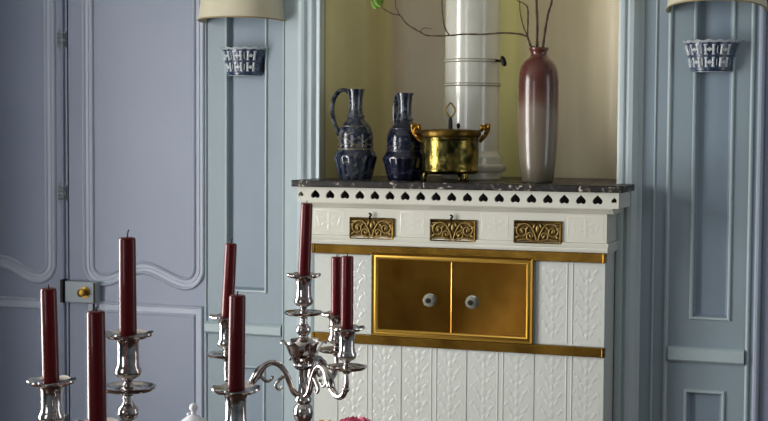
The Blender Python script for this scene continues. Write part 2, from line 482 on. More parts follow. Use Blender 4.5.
# alcove: splayed cheeks, rounded back corners
plan = [(-.4905, -.012), (-.470, .16), (-.448, .28)]
for k in range(9):
    a = pi + .35 - k / 8 * (pi / 2 + .35); plan.append((-.346 + .095 * cos(a), .37 + .095 * sin(a)))
for k in range(9):
    a = pi / 2 - k / 8 * (pi / 2 + .35); plan.append((.316 + .095 * cos(a), .37 + .095 * sin(a)))
plan += [(.420, .28), (.442, .16), (NX1, -.012)]
bm = nb()
lo = [bm.verts.new((x, y, .0)) for x, y in plan]; hi = [bm.verts.new((x, y, NZ1)) for x, y in plan]
for k in range(len(plan) - 1): bm.faces.new((lo[k], lo[k + 1], hi[k + 1], hi[k]))
bm.faces.new(hi)
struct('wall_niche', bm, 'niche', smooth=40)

# left wall with its window, right wall, front wall with its window
WL = (-2.95, -1.35, .20, 2.52)
bm = nb(); holed_wall(bm, YF - .2, .07, 0, ZC, [WL], lambda a, b, c, d: box(bm, XL - .4, XL, a, b, c, d), .1); struct('wall_left', bm, 'plain', smooth=0)
WR = (-1.55, -.75, .72, 2.52)
bm = nb(); holed_wall(bm, YF - .2, .07, 0, ZC, [WR], lambda a, b, c, d: box(bm, XR, XR + .15, a, b, c, d), .1); struct('wall_right', bm, 'plain', smooth=0)
WF = (-1.52, -.48, 1.18, 2.52)
bm = nb(); holed_wall(bm, XL, XR, 0, ZC, [WF], lambda a, b, c, d: box(bm, a, b, YF - .1, YF, c, d), .1); struct('wall_front', bm, 'plain', smooth=0)


def window(name, put, u0, u1, v0, v1):
    bm = nb()
    for a, b, c, d in ((u0, u0 + .05, v0, v1), (u1 - .05, u1, v0, v1), (u0, u1, v0, v0 + .05), (u0, u1, v1 - .05, v1), ((u0 + u1) / 2 - .03, (u0 + u1) / 2 + .03, v0, v1)):
        put(bm, a, b, c, d, .05)
    for q in (1, 2, 3):
        z = v0 + (v1 - v0) * q / 4; put(bm, u0, u1, z - .012, z + .012, .03)
    w = struct(name, bm, 'winframe', smooth=0)
    bm = nb(); put(bm, u0 + .02, u1 - .02, v0 + .02, v1 - .02, .004); obj('window_pane', bm, 'pane', w, smooth=0)


window('window_1', lambda bm, a, b, c, d, t: box(bm, XL - .34 - t / 2, XL - .34 + t / 2, a, b, c, d), *WL)
window('window_2', lambda bm, a, b, c, d, t: box(bm, a, b, YF - .05 - t / 2, YF - .05 + t / 2, c, d), *WF)

window('window_3', lambda bm, a, b, c, d, t: box(bm, XR + .08 - t / 2, XR + .08 + t / 2, a, b, c, d), *WR)


# ---------------------------------------------------------------- the double door left of the stove
def wavy(x0, x1, zl, zp, zt, r=.032, n=28):
    """panel outline with a raised wave along its foot and rounded lower corners, anticlockwise from the room"""
    p = []
    for k in range(7):
        a = pi + k / 6 * pi / 2; p.append((x0 + r + r * cos(a), zl + r + r * sin(a)))
    xa, xb = x0 + r, x1 - r
    for k in range(1, n):
        s = k / n; p.append((xa + (xb - xa) * s, zl + (zp - zl) * (0.5 - 0.5 * cos(2 * pi * s)) ** 0.9))
    for k in range(7):
        a = -pi / 2 + k / 6 * pi / 2; p.append((x1 - r + r * cos(a), zl + r + r * sin(a)))
    p += [(x1, zt), (x0, zt)]
    return p


MOULD = [(-.003, -.002), (-.002, .005), (.001, .008), (.005, .007), (.008, .001), (.016, .0005), (.018, .003), (.021, .003), (.023, .0005), (.029, .001), (.032, .007), (.036, .0085), (.040, .006), (.042, -.002)]
MOULD_LOW = [(-.004, -.002), (-.002, .005), (.001, .007), (.005, .004), (.007, .0005), (.024, .001), (.027, .006), (.030, .007), (.034, .004), (.035, -.002)]


def door_leaf(name, x0, x1, pi0, pi1):
    bm = nb(); box(bm, x0, x1, 0.0, .045, .008, 2.335)
    d = struct(name, bm, 'door', smooth=0)
    bm = nb(); frame_sweep(bm, wavy(pi0, pi1, 1.064, 1.112, 2.2), MOULD); obj('panel_moulding', bm, 'doortrim', d, smooth=50)
    bm = nb(); frame_sweep(bm, rect(pi0, pi1, .16, .938), MOULD_LOW); obj('panel_moulding', bm, 'doortrim', d, smooth=50)
    return d


d_l = door_leaf('door_1', -1.913, -1.432, -1.868, -1.517)
d_r = door_leaf('door_2', -1.426, -.9095, -1.330, -.951)
d_o = door_leaf('door_3', .8775, 1.4185, .94, 1.36)
# dark rebate seen in the gaps
bm = nb(); box(bm, -1.93, -.895, .046, .06, 0, 2.36); box(bm, .86, 1.44, .046, .06, 0, 2.36); trim(bm, 'dark', 0)
# bolt rod and its guides on the left leaf
bm = nb(); tube(bm, [(-1.447, -.006, .06), (-1.447, -.006, 2.28)], .0065, 8); obj('bolt_rod', bm, 'door', d_l)
for z in (1.858, 1.337, .55):
    bm = nb()
    box(bm, -1.466, -1.434, -.006, .0, z - .026, z + .026)
    for q in (-.014, .012): tube(bm, [(-1.460, -.008, z + q), (-1.437, -.008, z + q)], .009, 8)
    ell(bm, (-1.450, -.006, z + .030), .009, .006, .012); ell(bm, (-1.450, -.006, z - .030), .009, .006, .012)
    obj('bolt_guide', bm, mat('old_paint', (122, 132, 138), .5, noise=(40, (100, 108, 108), .3, .7)), d_l)
# painted rim lock with a brass knob on the right leaf
bm = nb(); box(bm, -1.424, -1.303, -.034, 0, .967, 1.040); lock = obj('rim_lock', bm, mat('lock_paint', (142, 152, 160), .4), d_r, bevel=.003)
bm = nb(); box(bm, -1.446, -1.433, -.030, 0, .964, 1.043); obj('lock_keeper', bm, 'iron', d_l, bevel=.002)
bm = nb(); box(bm, -1.312, -1.306, -.0365, -.0335, .970, 1.037); obj('lock_edge', bm, 'iron', lock)
bm = nb()
for v in (bm,):
    tube(bm, [(-1.345, -.034, 1.004), (-1.345, -.038, 1.004)], .019, 20)
    tube(bm, [(-1.345, -.036, 1.004), (-1.345, -.046, 1.004), (-1.345, -.054, 1.004), (-1.345, -.062, 1.004), (-1.345, -.066, 1.004)], [.006, .007, .014, .014, .007], 20)
obj('lock_knob', bm, 'brassedge', lock)
bm = nb(); tube(bm, [(-1.322, -.016, .968), (-1.322, -.016, .925)], .004, 8); obj('lock_rod', bm, 'iron', lock)

# ================================================================ TILED STOVE
SY = -.16
stove = thing('tiled_stove', 'white tiled stove with brass doors and dark marble top set in the alcove', 'stove', (0, 0, 0))
bm = nb(); box(bm, -.4535, .4535, SY, .30, 0, 1.205)
W = .2065
rnd = random.Random(4)


def ornament(bm, xc, w, z0, z1, y):
    """raised vine scroll in one strip of a tile"""
    per, amp = .104, w * .33
    n = int((z1 - z0) / .008)
    for s in (1, -1):
        tube(bm, [(xc + s * amp * sin(2 * pi * (z0 + (z1 - z0) * k / n) / per), y + .0029, z0 + (z1 - z0) * k / n) for k in range(n + 1)], .0035, 6)
    z = math.ceil(z0 / (per / 4)) * per / 4; k = round(z / (per / 4))
    while z < z1 - .01:
        if k % 2 == 0:
            ell(bm, (xc, y, z), .009, .0008, .013, 8, 5)
            for s in (1, -1): ell(bm, (xc + s * .024, y, z + .006), .006, .0007, .013, 8, 5, Matrix.Rotation(s * .7, 4, 'Y'))
        else:
            ell(bm, (xc, y, z), .0055, .0007, .010, 8, 5)
            for s in (1, -1): ell(bm, (xc + s * .014, y, z + .010), .0045, .0006, .010, 8, 5, Matrix.Rotation(s * .5, 4, 'Y')); ell(bm, (xc + s * .036, y, z - .008), .0045, .0006, .011, 8, 5, Matrix.Rotation(-s * .5, 4, 'Y'))
        z += per / 4; k += 1


for z0, z1 in ((.08, .905), (.934, 1.178)):
    xr = .4535
    for t in range(5):
        xa = max(xr - W * (t + 1), -.4535); xb = xr - W * t
        lo_, hi_ = xa + .0016, xb - .0016
        box(bm, lo_, hi_, SY - .004, SY, z0 + .001, z1 - .001)
        for j in (0, 1):
            c = xb - W * (.255 if j == 0 else .745)
            if c - .04 < -.4535: continue
            if z0 > .9 and -.262 < c < .245: continue
            ornament(bm, c, .082, z0 + .012, z1 - .008, SY - .004)
        c = xb - W / 2
        if c > -.44 and not (z0 > .9 and -.27 < c < .25):
            for s in (-1, 1): tube(bm, [(c + s * .008, SY - .0028, z0 + .004), (c + s * .008, SY - .0028, z1 - .004)], .0032, 6)
obj('tile_body', bm, 'tile', stove, smooth=50)

# side tiles' edge bead, base plinth
bm = nb(); box(bm, -.475, .475, SY - .03, .0, 0, .07); obj('plinth', bm, 'tile', stove, bevel=.006)

# brass bands wrapping the front corners
for z0, z1 in ((1.179, 1.207), (.905, .933)):
    bm = nb()
    box(bm, -.4580, .4565, -.1745, -.1605, z0, z1)
    for s in (-1, 1):
        box(bm, s * .4495 - .0025, s * .4495 + .0025, -.1765, -.1740, z0, z1)
    obj('brass_band', bm, 'brassband', stove, smooth=0, bevel=.0015)

# ledge and frieze
bm = nb(); extrude_x(bm, [(.05, 1.207), (-.180, 1.207), (-.192, 1.210), (-.195, 1.216), (-.194, 1.222), (-.186, 1.227), (-.182, 1.236), (.05, 1.236)], -.463, .464); obj('ledge', bm, 'frieze', stove, smooth=40)
bm = nb(); box(bm, -.457, .458, -.178, -.0, 1.2365, 1.3205)
for xa, xb in ((-.453, -.345), (-.172, -.086), (.082, .172), (.340, .454)):
    # thin raised frames with a curl inside
    frame_sweep(bm, rect(xa + .006, xb - .006, 1.246, 1.312), [(-.003, -.001), (-.001, .0006), (.001, .0006), (.003, -.001)], y=-.178)
    xc = (xa + xb) / 2
    ell(bm, (xc, -.178, 1.279), .008, .0004, .010, 10, 6)
    for q in range(6): ell(bm, (xc + .019 * sin(q * pi / 3), -.178, 1.279 + .019 * cos(q * pi / 3)), .0055, .0004, .010, 8, 5, Matrix.Rotation(q * pi / 3, 4, 'Y'))
    for s in (-1, 1): ell(bm, (xc + s * .034, -.178, 1.279), .004, .0004, .018, 8, 5, Matrix.Rotation(s * .3, 4, 'Y'))
obj('frieze', bm, 'frieze', stove, smooth=50)
# stepped moulding under the pierced strip
bm = nb(); extrude_x(bm, [(-.03, 1.3205), (-.182, 1.3205), (-.186, 1.324), (-.191, 1.330), (-.200, 1.333), (-.203, 1.336), (-.203, 1.338), (-.03, 1.338)], -.474, .478); obj('cornice_moulding', bm, 'frieze', stove, smooth=50)

# pierced strip: row of upturned heart holes cut right through
cu = bpy.data.curves.new('pierced_strip', 'CURVE'); cu.dimensions = '2D'; cu.fill_mode = 'BOTH'; cu.extrude = .004


def poly(pts):
    s = cu.splines.new('POLY'); s.points.add(len(pts) - 1)
    for p, q in zip(s.points, pts): p.co = (q[0], q[1], 0, 1)
    s.use_cyclic_u = True


SX0, SX1, SZ0, SZ1 = -.492, .497, 1.338, 1.3835
poly([(SX0, SZ0), (SX1, SZ0), (SX1, SZ1), (SX0, SZ1)])


def spade(cx, cz, s):
    # apex up, two round lobes below, a short notch between them
    r = [(0, .50), (.16, .34), (.38, .14), (.49, -.04), (.49, -.20), (.42, -.33), (.30, -.40), (.16, -.39), (.07, -.33), (0, -.30)]
    pts = r + [(-x, z) for x, z in reversed(r[1:-1])]
    return [(cx + x * s, cz + z * s) for x, z in pts]


NH = 21
for k in range(NH):
    hx = -.4805 + k * (.965 / (NH - 1))
    if k == NH - 1: hx = .4840
    poly(spade(hx if k else -.480, 1.3615, .0290 if 0 < k < NH - 1 else .017))
co = bpy.data.objects.new('tmp_strip', cu); COL.objects.link(co)
bpy.context.view_layer.update()
dg = bpy.context.evaluated_depsgraph_get()
me = bpy.data.meshes.new_from_object(co.evaluated_get(dg))
bm = nb(); bm.from_mesh(me)
for v in bm.verts: v.co = Vector((v.co.x, -.2045 + v.co.z, v.co.y))
bpy.data.objects.remove(co)
bpy.data.meshes.remove(me)
for s, xx in ((-1, SX0), (1, SX1)):  # returns at both ends
    box(bm, min(xx, xx - s * .008), max(xx, xx - s * .008), -.2000, -.032, SZ0, SZ1)
obj('pierced_cornice', bm, 'frieze', stove, smooth=0)
bm = nb(); box(bm, SX0 + .01, SX1 - .01, -.180, -.034, SZ0 + .0005, SZ1 - .0005); obj('cornice_dark_fill', bm, 'dark', stove, smooth=0)  # black block standing in for the shade inside the hollow cornice

# marble top: overhanging front, running back into the alcove as its floor
bm = nb()
extrude_z(bm, [(-.507, -.220), (-.504, -.224), (.507, -.224), (.511, -.220), (.511, -.032), (.452, -.031), (.415, .30), (.34, .44), (-.37, .44), (-.445, .30), (-.482, -.031), (-.507, -.032)], 1.3840, 1.4040)
obj('marble_top', bm, 'marble', stove, smooth=0, bevel=.003)

# brass door surround and its two doors
DX0, DX1, DZ0, DZ1 = -.262, .244, .934, 1.188
bm = nb()
frame_sweep(bm, rect(DX0 + .022, DX1 - .022, DZ0 + .020, DZ1 - .022), [(-.001, .004), (.000, .010), (.003, .013), (.006, .0135), (.009, .011), (.013, .010), (.016, .013), (.019, .015), (.0205, .013), (.0205, -.002)], y=SY - .004)
sur = obj('door_surround', bm, 'brassedge', stove, smooth=40)
xm = -.009
for x0, x1, kx, rad in ((DX0 + .021, xm - .0015, -.074, .0195), (xm + .0015, DX1 - .021, .0575, .018)):
    bm = nb()
    box(bm, x0, x1, SY - .012, SY - .0042, DZ0 + .0195, DZ1 - .0215)
    d = obj('stove_door', bm, 'brass', stove, smooth=0, bevel=.001)
    if x1 > 0.1:
        bm = nb(); tube(bm, [(xm + .003, SY - .012, DZ0 + .020), (xm + .003, SY - .012, DZ1 - .022)], .0034, 10); obj('closing_strip', bm, 'brassband', d)
    bm = nb(); kz = 1.049
    tube(bm, [(kx, SY - .012, kz), (kx, SY - .015, kz), (kx, SY - .016, kz)], [.021, .020, .014], 24)
    tube(bm, [(kx, SY - .014, kz), (kx, SY - .019, kz), (kx, SY - .021, kz), (kx, SY - .027, kz), (kx, SY - .031, kz)], [.007, .007, rad * .86, rad, rad * .66], 8)
    kb = obj('door_knob', bm, 'steel', d, smooth=20)
    bm = nb(); tube(bm, [(kx, SY - .0305, kz), (kx, SY - .0335, kz)], .008, 12); obj('knob_screw', bm, 'iron', kb)


# pierced brass grilles of the frieze
def spiral(cx, cz, r0, turns, a0, sgn, y, n=26):
    return [(cx + r0 * (1 - .82 * k / n) * cos(a0 + sgn * 2 * pi * turns * k / n), y, cz + r0 * (1 - .82 * k / n) * sin(a0 + sgn * 2 * pi * turns * k / n)) for k in range(n + 1)]


for gx, gz, knob in ((-.2585, 1.2585, True), (-.0015, 1.2595, True), (.256, 1.2625, False)):
    bm = nb(); w, h = .0715, .0335
    box(bm, gx - w, gx + w, -.1800, -.1782, gz - h, gz + h)
    gr = obj('vent_grille', bm, mat('grille_back', (92, 74, 40), .6, .9), stove, smooth=0)
    bm = nb(); frame_sweep(bm, rect(gx - w + .005, gx + w - .005, gz - h + .005, gz + h - .005), [(-.002, .001), (-.001, .005), (.002, .0065), (.005, .004), (.006, -.001)], y=-.1795); obj('grille_frame', bm, 'brassdark', gr, smooth=40)
    bm = nb(); y = -.1825
    for s in (-1, 1):
        tube(bm, spiral(gx + s * .045, gz + .003, .020, 1.5, pi / 2, -s, y), lerp_list([.0030, .0028, .0018], 27), 7)
        tube(bm, spiral(gx + s * .020, gz - .010, .014, 1.2, -pi / 2, s, y), lerp_list([.0028, .0024, .0016], 27), 7)
        tube(bm, spline([(gx + s * .002, y, gz - .024), (gx + s * .012, y, gz + .004), (gx + s * .03, y, gz + .024), (gx + s * .064, y, gz + .022)], 6), .003, 7)
        tube(bm, spline([(gx + s * .006, y, gz - .026), (gx + s * .03, y, gz - .02), (gx + s * .062, y, gz - .024)], 6), .0028, 7)
        for dx, dz, a in ((.045, .003, .3), (.062, .012, 1.0), (.030, .012, -.8), (.020, -.012, .6), (.060, -.014, -1.0), (.010, .018, -.4)):
            ell(bm, (gx + s * dx, y, gz + dz), .0042, .003, .0085, 8, 5, Matrix.Rotation(s * a, 4, 'Y'))
    ell(bm, (gx, y, gz + .010), .006, .0035, .012, 10, 6)
    obj('scrollwork', bm, 'brasslight', gr, smooth=60)
    if knob:
        bm = nb(); tube(bm, spline([(gx - .004, -.183, gz + h - .004), (gx - .004, -.190, gz + h + .002), (gx + .001, -.190, gz + h + .010), (gx - .006, -.188, gz + h + .014)], 4), .0032, 8); obj('grille_latch', bm, 'iron', gr)

# round tiled flue rising from the stove through the alcove
FX, FY = -.061, .215
bm = nb()
lathe(bm, [(.098, 1.4045), (.098, 1.425), (.108, 1.428), (.113, 1.436), (.113, 1.446), (.100, 1.452), (.100, 1.474), (.094, 1.480), (.087, 1.492), (.087, 1.498), (.0885, 1.70)], 48, cx=FX, cy=FY)
lathe(bm, [(.0885, 1.700), (.0915, 1.702), (.0915, 1.708), (.0885, 1.711), (.0885, 1.776), (.092, 1.778), (.092, 1.785), (.0885, 1.788), (.0885, 2.16), (.092, 2.162), (.092, 2.17), (.0885, 2.172), (.0885, 2.498)], 48, cx=FX, cy=FY)
fl = obj('flue', bm, 'flue', stove, smooth=40)
bm = nb()
for z in (1.7785, 1.785, 1.7025, 1.709): lathe(bm, [(.0895, z - .0016), (.0927, z - .001), (.0927, z + .001), (.0895, z + .0016)], 48, cx=FX, cy=FY, caps=False)
obj('flue_joint', bm, mat('flue_joint_grout', (128, 122, 100), .7), fl)
dpos = at(503.5, 61.5, FY - .04)
bm = nb()
tube(bm, [(FX + .085, FY - .03, dpos.z + .004), (dpos.x, dpos.y, dpos.z)], .004, 8)
tube(bm, [dpos + Vector((-.004, -.003, .017)), dpos + Vector((-.002, -.003, .010)), dpos + Vector((.001, -.003, 0)), dpos + Vector((.004, -.003, -.010)), dpos + Vector((.006, -.003, -.015))], [.003, .008, .009, .008, .003], 10)
obj('damper_handle', bm, 'iron', fl)

SHELF = 1.4042


# ================================================================ ON THE SHELF
def jug(loc, rz, label, body_m, neck_m, k=1.0):
    t = thing('handled_jug', label, 'jug', loc, rz, 'blue stoneware jugs on the marble shelf')
    prof = [(.0, 0), (.050, 0), (.052, .004), (.054, .012), (.060, .045), (.0665, .068), (.0675, .073), (.065, .078), (.056, .092), (.0535, .105), (.055, .120), (.0545, .140), (.050, .158), (.041, .172), (.031, .182), (.0275, .188), (.026, .194)]
    prof = [(r * k, z) for r, z in prof]

    def flute(a, r, z):
        if .012 < z < .070: return r * (1 + .035 * cos(16 * a)), z
        if .10 < z < .15: return r * (1 + .018 * cos(6 * a) * sin((z - .10) / .05 * pi)), z
        return r, z
    bm = nb(); lathe(bm, prof, 96, wave=flute, caps=False)
    bd = obj('body', bm, body_m, t, smooth=60)
    bm = nb()
    for ph_ in (0, pi):   # a brushed vine winding round the belly
        tube(bm, [(.0547 * k * cos(a), .0547 * k * sin(a), .118 + .010 * sin(4 * a + ph_)) for a in [2 * pi * q / 120 for q in range(121)]], .0014, 6)
    for q in range(16):
        a = 2 * pi * q / 16 + .1; zz = .118 + (.013 if q % 2 else -.013)
        ell(bm, (.0545 * k * cos(a), .0545 * k * sin(a), zz), .0065, .0016, .0040, 10, 6, Matrix.Rotation(a + pi / 2, 4, 'Z') @ Matrix.Rotation(.6 if q % 2 else -.6, 4, 'Y'))
    for q in range(3): tube(bm, [(.0462 * k * cos(a), .0462 * k * sin(a), .1655 - .0) if q == 0 else ((.0548 * k if q == 1 else .0548 * k) * cos(a), .0548 * k * sin(a), .0935 if q == 1 else .0960) for a in [2 * pi * i / 48 for i in range(49)]], .0014, 6)
    obj('painted_scrolls', bm, mat('ochre_slip', (112, 104, 78) if rz > 0 else (46, 50, 66), .3, coat=.4), bd)
    bm = nb()
    lathe(bm, [(.0265, .1935), (.0285, .196), (.0265, .200), (.0225, .208), (.0205, .225), (.0215, .250), (.0245, .270), (.0275, .279), (.0275, .281), (.0245, .281), (.020, .265), (.018, .22), (.0, .21)], 40, caps=False)
    nk = obj('neck', bm, neck_m, t, smooth=60)
    bm = nb()
    pts = spline([(-.020, 0, .268), (-.034, 0, .278), (-.054, 0, .274), (-.071, 0, .252), (-.077, 0, .222), (-.073, 0, .190), (-.062, 0, .158), (-.052, 0, .136)], 6)
    tube(bm, pts, lerp_list([.006, .0065, .007, .0065, .007, .008], len(pts)), 12, flat=1.5)
    obj('handle', bm, neck_m, t)
    if rz < 0: t.scale = (1, 1, .955)
    return t


jug((at(355.5, 178, -.06).x, -.06, SHELF), R(4), 'blue and ochre jug with its loop handle clear on the left, nearest the alcove edge', 'jug', 'jugneck')
jug((at(404, 178, -.06).x, -.055, SHELF), R(-48), 'darker cobalt jug with its handle turned away behind the neck, beside the brass pot', 'jugdark', 'jugneck', 1.0)

pp = at(451, 176, -.065)
pot = thing('brass_pot', 'embossed round brass pot with ornate side handles and a loop on its lid', 'pot', (pp.x, -.075, SHELF), R(19))
bm = nb()
lathe(bm, [(.0, .022), (.075, .022), (.084, .025), (.0875, .031), (.0875, .036), (.0845, .040), (.0855, .060), (.0865, .080), (.0855, .118), (.084, .126), (.087, .130), (.0855, .134)], 72, caps=False)
obj('body', bm, 'pot', pot, smooth=60)
bm = nb(); lathe(bm, [(.0845, .132), (.090, .134), (.0925, .139), (.0925, .151), (.090, .155), (.084, .156), (.083, .150)], 72, caps=False, wave=lambda a, r, z: (r * (1 + .006 * cos(48 * a)), z)); obj('rim', bm, 'brassdark', pot, smooth=40)
bm = nb(); lathe(bm, [(.0825, .150), (.078, .1555), (.05, .158), (.02, .1595), (.0, .160)], 48, caps=False); lid = obj('lid', bm, 'brassdark', pot)
bm = nb(); tube(bm, [(0, 0, .158), (0, 0, .186), (0, 0, .194)], [.007, .006, .0045], 10); tube(bm, [(.024, 0, .160), (.024, 0, .170), (.024, 0, .176)], [.004, .006, .003], 10); obj('lid_post', bm, 'iron', lid)
bm = nb()
lp = [(0, 0, .192), (.008, 0, .201), (.0145, 0, .214), (.012, 0, .223), (.004, 0, .234), (0, 0, .238), (-.005, 0, .233), (-.0125, 0, .223), (-.0145, 0, .214), (-.008, 0, .201), (0, 0, .192)]
tube(bm, lp, .0028, 8); obj('lid_loop', bm, 'brasslight', lid)
for s in (-1, 1):
    bm = nb()
    tube(bm, spline([(s * .088, 0, .120), (s * .096, 0, .128), (s * .108, 0, .142), (s * .116, 0, .158), (s * .112, 0, .170), (s * .104, 0, .168), (s * .106, 0, .158)], 6), lerp_list([.006, .006, .005, .005, .003], 37), 8)
    tube(bm, spline([(s * .090, 0, .150), (s * .099, 0, .158), (s * .098, 0, .168), (s * .091, 0, .170)], 6), .0034, 8)
    for dx, dz, a in ((.108, .150, .6), (.116, .166, .2), (.100, .136, 1.0), (.106, .160, -.6), (.095, .163, .3)): ell(bm, (s * dx, -.004, dz), .0055, .005, .010, 8, 6, Matrix.Rotation(s * a, 4, 'Y'))
    obj('handle', bm, 'potgold', pot, smooth=60)
for k in range(3):
    a = R(-90 + 35) + k * 2 * pi / 3 - R(0)
    bm = nb(); c, s_ = cos(a), sin(a)
    tube(bm, [(c * .074, s_ * .074, .026), (c * .078, s_ * .078, .016), (c * .078, s_ * .078, .008), (c * .080, s_ * .080, .003), (c * .080, s_ * .080, 0)], [.009, .007, .006, .009, .008], 12); obj('foot', bm, 'pot', pot)

vx = at(537.5, 182, -.065).x
vase = thing('tall_vase', 'tall slim vase with maroon glaze fading to grey below, holding twigs, right on the shelf', 'vase', (vx, -.065, SHELF))
bm = nb()
lathe(bm, [(.0, 0), (.043, 0), (.046, .003), (.048, .010), (.0535, .06), (.0585, .13), (.0610, .20), (.0615, .26), (.0610, .300), (.0585, .326), (.053, .346), (.044, .360), (.033, .369), (.0265, .375), (.0245, .382), (.0255, .389), (.0285, .394), (.0300, .398), (.0295, .401), (.026, .400), (.021, .395), (.022, .37), (.04, .33), (.04, .05), (.0, .03)], 56, caps=False)
obj('body', bm, 'vase', vase, smooth=60)

VY = -.065


def twig_pts(px, y0=VY, dy=0.0):
    n = len(px); return [at(x, y, y0 + dy * k / max(1, n - 1)) for k, (x, y) in enumerate(px)]


def leaf_shape(bm, base, tip, width, curl=.1, n=7):
    base, tip = Vector(base), Vector(tip); ax = tip - base
    side = ax.cross(_fw).normalized(); nr = side.cross(ax).normalized(); prev = None
    for k in range(n + 1):
        t = k / n; w = width * (sin(pi * t ** .8) ** .9 if 0 < t < 1 else 0.02)
        c = base + ax * t + nr * (curl * ax.length * sin(pi * t))
        row = [bm.verts.new(c - side * w + nr * w * .3), bm.verts.new(c), bm.verts.new(c + side * w + nr * w * .3)]
        if prev:
            for q in (0, 1): bm.faces.new((prev[q], prev[q + 1], row[q + 1], row[q]))
        prev = row


def solid_leaf(name, specs, parent, m='leaf'):
    bm = nb()
    for s in specs: leaf_shape(bm, *s)
    o = obj(name, bm, m, parent, smooth=60)
    sm = o.modifiers.new('thick', 'SOLIDIFY'); sm.thickness = .0008
    return o


NECK = Vector((vx, VY, SHELF + .30))
GT = 'twigs standing in the tall vase'


def twig(label, strands, leaves=()):
    """strands: list of (points, r0, r1); first one starts inside the vase"""
    root = thing('bare_twig', label, 'twig', strands[0][0][0], 0, GT)
    off = Vector(strands[0][0][0])
    for pts, r0, r1 in strands:
        bm = nb(); sp = spline(pts, 5)
        rr = lerp_list([r0, r1], len(sp))
        rr = [r * (1 + .14 * sin(i * 1.9)) for i, r in enumerate(rr)]
        tube(bm, [p - off for p in sp], rr, 8)
        obj('stem', bm, 'stem', root)
    for base, tip, w in leaves:
        solid_leaf('leaf', [(Vector(base) - off, Vector(tip) - off, w, .12)], root)
    return root


# the long side branch that runs left in front of the flue
main = [NECK + Vector((-.014, -.006, -.2))] + [NECK + Vector((-.012, -.004, .075))] + twig_pts([(531, 47), (527.5, 36.5)])
side_ = twig_pts([(527.5, 36.5), (519, 34), (502, 33), (483, 34.3), (464, 34.2), (449.5, 35.5), (428, 35.6), (420, 32), (407, 24), (400, 15.7), (393, 14), (383, 8.5), (377, 2)], VY, -.02)
up1 = twig_pts([(449.5, 35.5), (444.7, 27), (442.6, 14), (442, 0), (443, -30), (440, -60)], VY - .01, .02)
up2 = twig_pts([(527.5, 36.5), (528, 19), (527.5, 7.5), (523, 3), (516, -1), (505, -20)], VY, .02)
up3 = twig_pts([(527.5, 36), (523, 25), (520, 11), (519.5, 0), (517, -30)], VY, -.02)
sp1 = twig_pts([(420, 32), (424, 28), (432, 29)], VY - .012)
sp2 = twig_pts([(400, 15.7), (396, 7), (395, 0), (392, -8)], VY - .015, -.01)
tl = at(377, 2, VY - .02)
twig('twig bent far to the left across the flue, ending in fresh green leaves',
     [(main, .0042, .0034), (side_, .0030, .0015), (up1, .0022, .0014), (up2, .0026, .0012), (up3, .0020, .0010), (sp1, .0013, .0008), (sp2, .0015, .0009)],
     [(at(382, 7, VY - .02), at(373, -4, VY - .03), .012), (at(379, 6, VY - .02), at(381, -6, VY - .02), .011), (at(377, 9, VY - .025), at(371, 0, VY - .02), .009), (at(392, -2, VY - .02), at(399, -22, VY - .02), .011)])
twig('straight upright twig in the middle of the vase mouth', [([NECK + Vector((.002, .010, -.2)), NECK + Vector((.002, .008, .06))] + twig_pts([(537.2, 47), (537.3, 25), (536.5, 0), (536, -40), (533, -80)], VY + .010), .0046, .0034)])
twig('twig leaning to the right out of the vase mouth', [([NECK + Vector((.008, -.004, -.2)), NECK + Vector((.012, -.002, .06))] + twig_pts([(543, 47), (546, 25), (549, 11), (552, 0), (558, -40)]), .0042, .0030), (twig_pts([(546, 26), (548, 13), (549.5, 9)], VY + .002), .003, .0018)])


